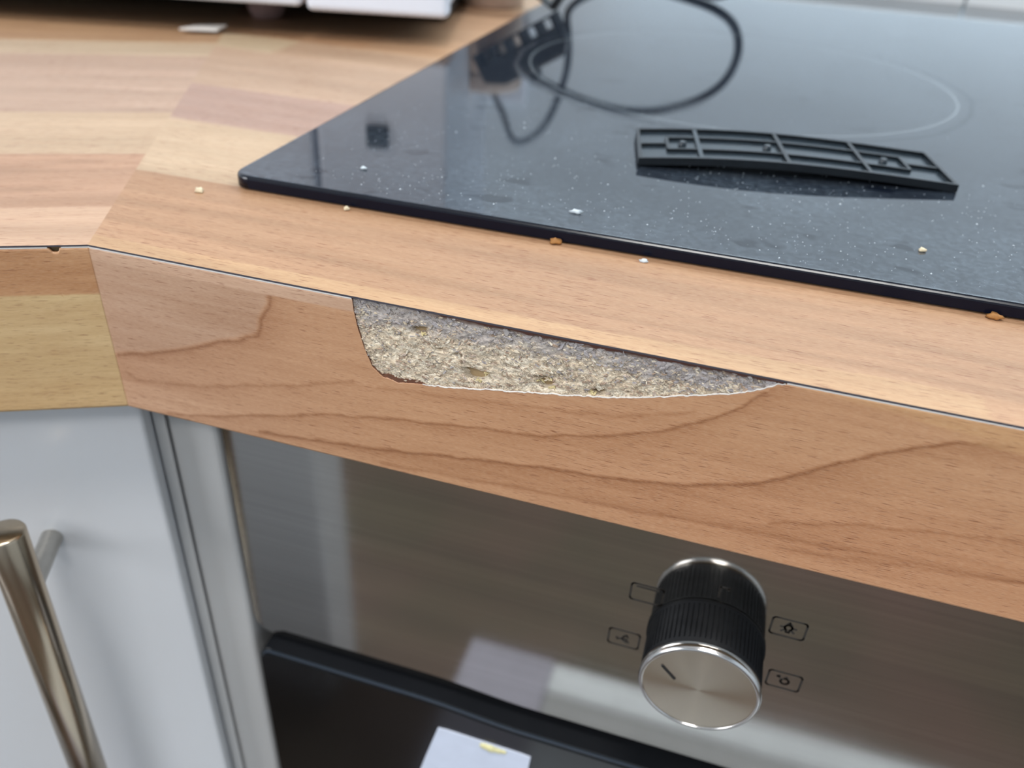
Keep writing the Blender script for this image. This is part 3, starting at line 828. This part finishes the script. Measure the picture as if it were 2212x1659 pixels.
sym('printed_symbol', .1510 - .0009, -.0880, SW, SH, [arc(.0002, -.0002, .0009, .0009, -220, 100), [(-.0016, .0012), (-.0011, .0008)], [(-.0016, .0009), (-.0012, .0013)], [(.0, .0007), (.0004, .0012)]], 'boxed thermostat symbol right of the knob')
sym('printed_symbol', .1320, -.0655, 0, 0, [[(-.0006, -.0016), (-.0006, .0014), (.0012, .0014), (.0012, .0009)], [(.0000, -.0036), (.0003, -.0036)], [(.0, -.0034), (.0003, -.0034)]], 'small mark above the knob')

# the knob
kn = empty('control_knob', (KX, PY, KZ), 0, 'oven control knob with ribbed black barrel and spun silver face', 'knob')
RX = Matrix.Rotation(PI / 2, 4, 'X')   # z axis of the lathe -> -y (outwards)
prof = [(0, 0), (KR * 1.02, 0), (KR * 1.02, .0008), (KR * .985, .0010), (KR * .975, DEP - .0022), (0, DEP - .0022)]
from_bm('barrel', lathe_bm(prof, 96, RX), M_knob, kn, True)
rb = bmesh.new()
for i in range(72):
    a = 2 * PI * i / 72
    x0, z0 = math.cos(a) * KR * .985, math.sin(a) * KR * .985
    bmesh.ops.create_cone(rb, cap_ends=True, segments=5, radius1=.00013, radius2=.00013, depth=DEP - .0042,
                          matrix=Matrix.Translation((x0, -(DEP - .0030) / 2, z0)) @ Matrix.Rotation(PI / 2, 4, 'X'))
o = from_bm('ribs', rb, M_knob, kn); o['kind'] = 'stuff'
prof = [(KR * .97, DEP - .0024), (KR * 1.0, DEP - .0020), (KR * 1.005, DEP - .0010), (KR * .975, DEP - .0002), (KR * .94, DEP), (KR * .925, DEP - .0001), (KR * .92, DEP - .0004)]
from_bm('face_rim', lathe_bm(prof, 128, RX), M_rim, kn, True)
fb = lathe_bm([(0, DEP - .0003), (KR * .3, DEP - .0003), (KR * .6, DEP - .0003), (KR * .925, DEP - .0003)], 128, RX)
from_bm('face', fb, M_spun, kn, True)
bm = box_bm(-.0024, .0024, -.0002, .0002, -.00030, .00030, .0001, 1)
for v in bm.verts: pass
pm = from_bm('pointer', bm, M_ink, kn); pm.location = (-.0070, -DEP + .00025, .0032); pm.rotation_euler = (0, math.radians(45), 0)

# ------------------------------------------------------------------ side panel and left cabinet
o = from_bm('side_panel', box_bm(-.0062, .0078, PY - .0005, .54, FL + .002, -.0385, .0015, 3), M_side)
tag(o, 'tall white end panel standing between the oven and the left cabinet', 'panel')
cb = empty('base_cabinet', (0, 0, 0), 0, 'white base cabinet with steel bar handle under the left worktop', 'cabinet')
cb.rotation_euler = (0, 0, PI + A)
S = .010
from_bm('carcass', box_bm(.014, .60, -.52, -S - .020, FL + .10, -.0385), M_side, cb)
from_bm('filler_strip', box_bm(-.0020, .0006, -S - .0265, -S - .0060, FL + .12, -.0392), M_side, cb)
dr = from_bm('door', box_bm(.0010, .592, -S - .0165, -S, FL + .12, -.0392, .0010, 3), M_door, cb)
from_bm('plinth', box_bm(.02, .60, -.51, -.075, FL + .001, FL + .10), M_side, cb)
hx, hz = .0292, -.0837; HB = .0185; r_ = .0044
bm = lathe_bm([(0, 0), (r_ - .0006, 0), (r_ - .0002, -.0002), (r_, -.0006), (r_, -.158), (0, -.158)], 48, Matrix.Translation((hx, -S + HB, hz)) @ Matrix.Rotation(math.radians(-1.4), 4, 'Y') @ Matrix.Translation((.0006, 0, .0195)))
bar = from_bm('handle', bm, M_handle, dr, True)
bar['label'] = 'vertical steel bar handle'
for z in (hz, hz - .128):
    bm = lathe_bm([(.0026, -.0002), (.0026, HB - r_ * .8)], 32, Matrix.Translation((hx, -S, z)) @ Matrix.Rotation(-PI / 2, 4, 'X'))
    from_bm('handle_post', bm, M_post, dr, True)

# ------------------------------------------------------------------ white appliance at the back left
AP = empty('microwave_oven', (-.0010, .1998, 0), math.radians(14.0), 'white countertop microwave on short feet at the top left', 'microwave')
# local frame: x to the right along its front (0 = right end), y backwards
h0 = .0110
from_bm('casing', box_bm(-.380, -.0004, .006, .230, h0 + .0010, .215, .004, 3), M_appl, AP)
from_bm('underside', box_bm(-.376, -.006, .010, .226, h0 - .0004, h0 + .0012), M_appl_dark, AP)
from_bm('door', box_bm(-.379, -.0556, -.004, .006, h0 + .0014, .213, .0020, 3), M_appl, AP)
cp = from_bm('control_fascia', box_bm(-.0540, 0, -.003, .0062, h0, .213, .0022, 3), M_appl, AP)
from_bm('button', box_bm(-.0332, -.0240, -.0052, -.003, .0370, .0462, .0008, 2), M_black, cp)
bm = lathe_bm([(0, .010), (.012, .010), (.0135, .008), (.014, 0)], 40, Matrix.Translation((-.0265, -.003, .115)) @ Matrix.Rotation(PI / 2, 4, 'X')); from_bm('dial', bm, M_appl, cp, True)
from_bm('gap_shade_block', box_bm(-.372, -.006, .052, .222, .0025, h0), M_appl_dark, AP)  # dark box added under the casing to block light in the gap
for x, y in ((-.083, .040), (-.300, .028), (-.020, .20), (-.360, .20)):
    bm = lathe_bm([(0, 0), (.006, 0), (.0078, .004), (.0082, h0), (0, h0)], 24, Matrix.Translation((x, y, 0))); from_bm('foot', bm, M_foot, AP, True)

# ------------------------------------------------------------------ tin, vented adapter and cable at the back
tin = empty('tin', (-.0190, .3080, 0), 0, 'small beige tin behind the hob corner, right of the white microwave', 'tin')
from_bm('body', lathe_bm([(0, 0), (.0150, 0), (.016, .001), (.016, .040), (0, .040)], 48), M_tin, tin, True)
from_bm('lid', lathe_bm([(.0166, .038), (.0170, .044), (.0160, .046), (0, .046)], 48), M_tin, tin, True)
ad = empty('slotted_clip', (0.0190, .2830, .0036), 0, 'black slotted plastic clip leaning on the tin at the hob edge', 'clip')
ang = math.atan2(.0239 - .0007, -.0213 - .0175)   # direction of its lower edge in the x-z plane
# local polygon coordinates along the lower edge (s) and across it (t)
def ap(s, t):
    d = (math.cos(ang), math.sin(ang)); n = (math.sin(-ang) * -1 * -1, 0)
    return (s * d[0] + t * (-d[1]) * -1 * 1, s * d[1] + t * -d[0])
def apoly(pts): return [ap(s, t) for s, t in pts]
from_bm('body', prism_bm(apoly([(0, .0055), (.046, .0055), (.046, .014), (.036, .0190), (.004, .0190), (0, .014)]), 0, .010, .0008, 2, axis='y'), M_black, ad)
from_bm('base_bar', prism_bm(apoly([(0, 0), (.046, 0), (.046, .0010), (0, .0010)]), 0, .010, axis='y'), M_black, ad)
for i in range(6):
    s = i * .0086
    from_bm('tooth', prism_bm(apoly([(s, .0008), (s + .0028, .0008), (s + .0028, .0065), (s, .0065)]), .0004, .0096, axis='y'), M_black, ad)
from_bm('nub', prism_bm(apoly([(.018, .0185), (.026, .0185), (.025, .0245), (.020, .0245)]), .002, .008, .0006, 2, axis='y'), M_black, ad)
cab = empty('power_cable', (0, 0, 0), 0, 'black power cable looping over the back of the hob', 'cable')
A1 = [(.020, .435, .0058), (.055, .40, .0058), (0.0800, .368, .0056), (.0870, .36, .0062), (0.0985, .36, .0117), (0.1036, .36, .0249), (0.1003, .36, .0395), (0.0911, .36, .0504), (0.0673, .36, .0622), (0.041, .36, .0643), (0.0188, .36, .0605), (-0.001, .36, .0538), (-0.0153, .352, .0478), (-.016, .33, .040), (-.008, .292, .030)]
tube('cord', A1, .0023, M_cable, cab)
B1 = [(.030, .44, .0058), (.0135, .41, .010), (0.0010, .382, .0150), (0.0060, .372, .0240), (0.0089, .368, .0351), (0.0089, .368, .0476), (0.0062, .368, .0582), (0.003, .368, .0691), (-0.0018, .368, .0806), (-0.0099, .368, .09), (-0.027, .372, .0985), (-.052, .45, .094), (-.098, .520, .090)]
tube('cord', B1, .0021, M_cable, cab)
sk = empty('wall_socket', (-.096, .5595, .090), 0, 'white single wall socket on the wall behind the hob', 'socket')
from_bm('plate', box_bm(-.030, .030, -.008, 0, -.030, .030, .002, 2), M_appl, sk)
from_bm('plug', box_bm(-.014, .006, -.040, -.008, -.010, .010, .004, 3), M_black, sk)

# ------------------------------------------------------------------ unseen mat, added and striped for the pale bands mirrored in the steel
mt = empty('reflection_mat', (0, 0, FL), 0, 'pale mat added out of view before the oven, mirrored in the steel panel', 'mat')
from_bm('border', box_bm(.008, 1.0, -.565, -.522, 0, .008, .002), M_mat, mt)
from_bm('stripe', box_bm(.008, 1.0, -.521, -.470, 0, .008, .002), M_mat3, mt)
from_bm('field', box_bm(.008, 1.0, -.469, -.08, 0, .008, .002), M_mat, mt)
from_bm('side_field', box_bm(-.110, .007, -.570, -.08, 0, .008, .002), M_mat2, mt)

# ------------------------------------------------------------------ unseen white unit, added for the pale reflection at the left of the steel
lu = empty('reflection_unit', (-.245, -.43, FL), 0, 'slim white unit added out of view, mirrored at the left of the steel panel', 'cabinet')
from_bm('body', box_bm(-.40, 0, -.06, 0, .012, .47, .004), M_door, lu)
from_bm('plinth', box_bm(-.39, -.01, -.055, -.005, 0, .012), M_side, lu)
from_bm('top', box_bm(-.405, .003, -.064, .004, .471, .485, .003), M_appl, lu)
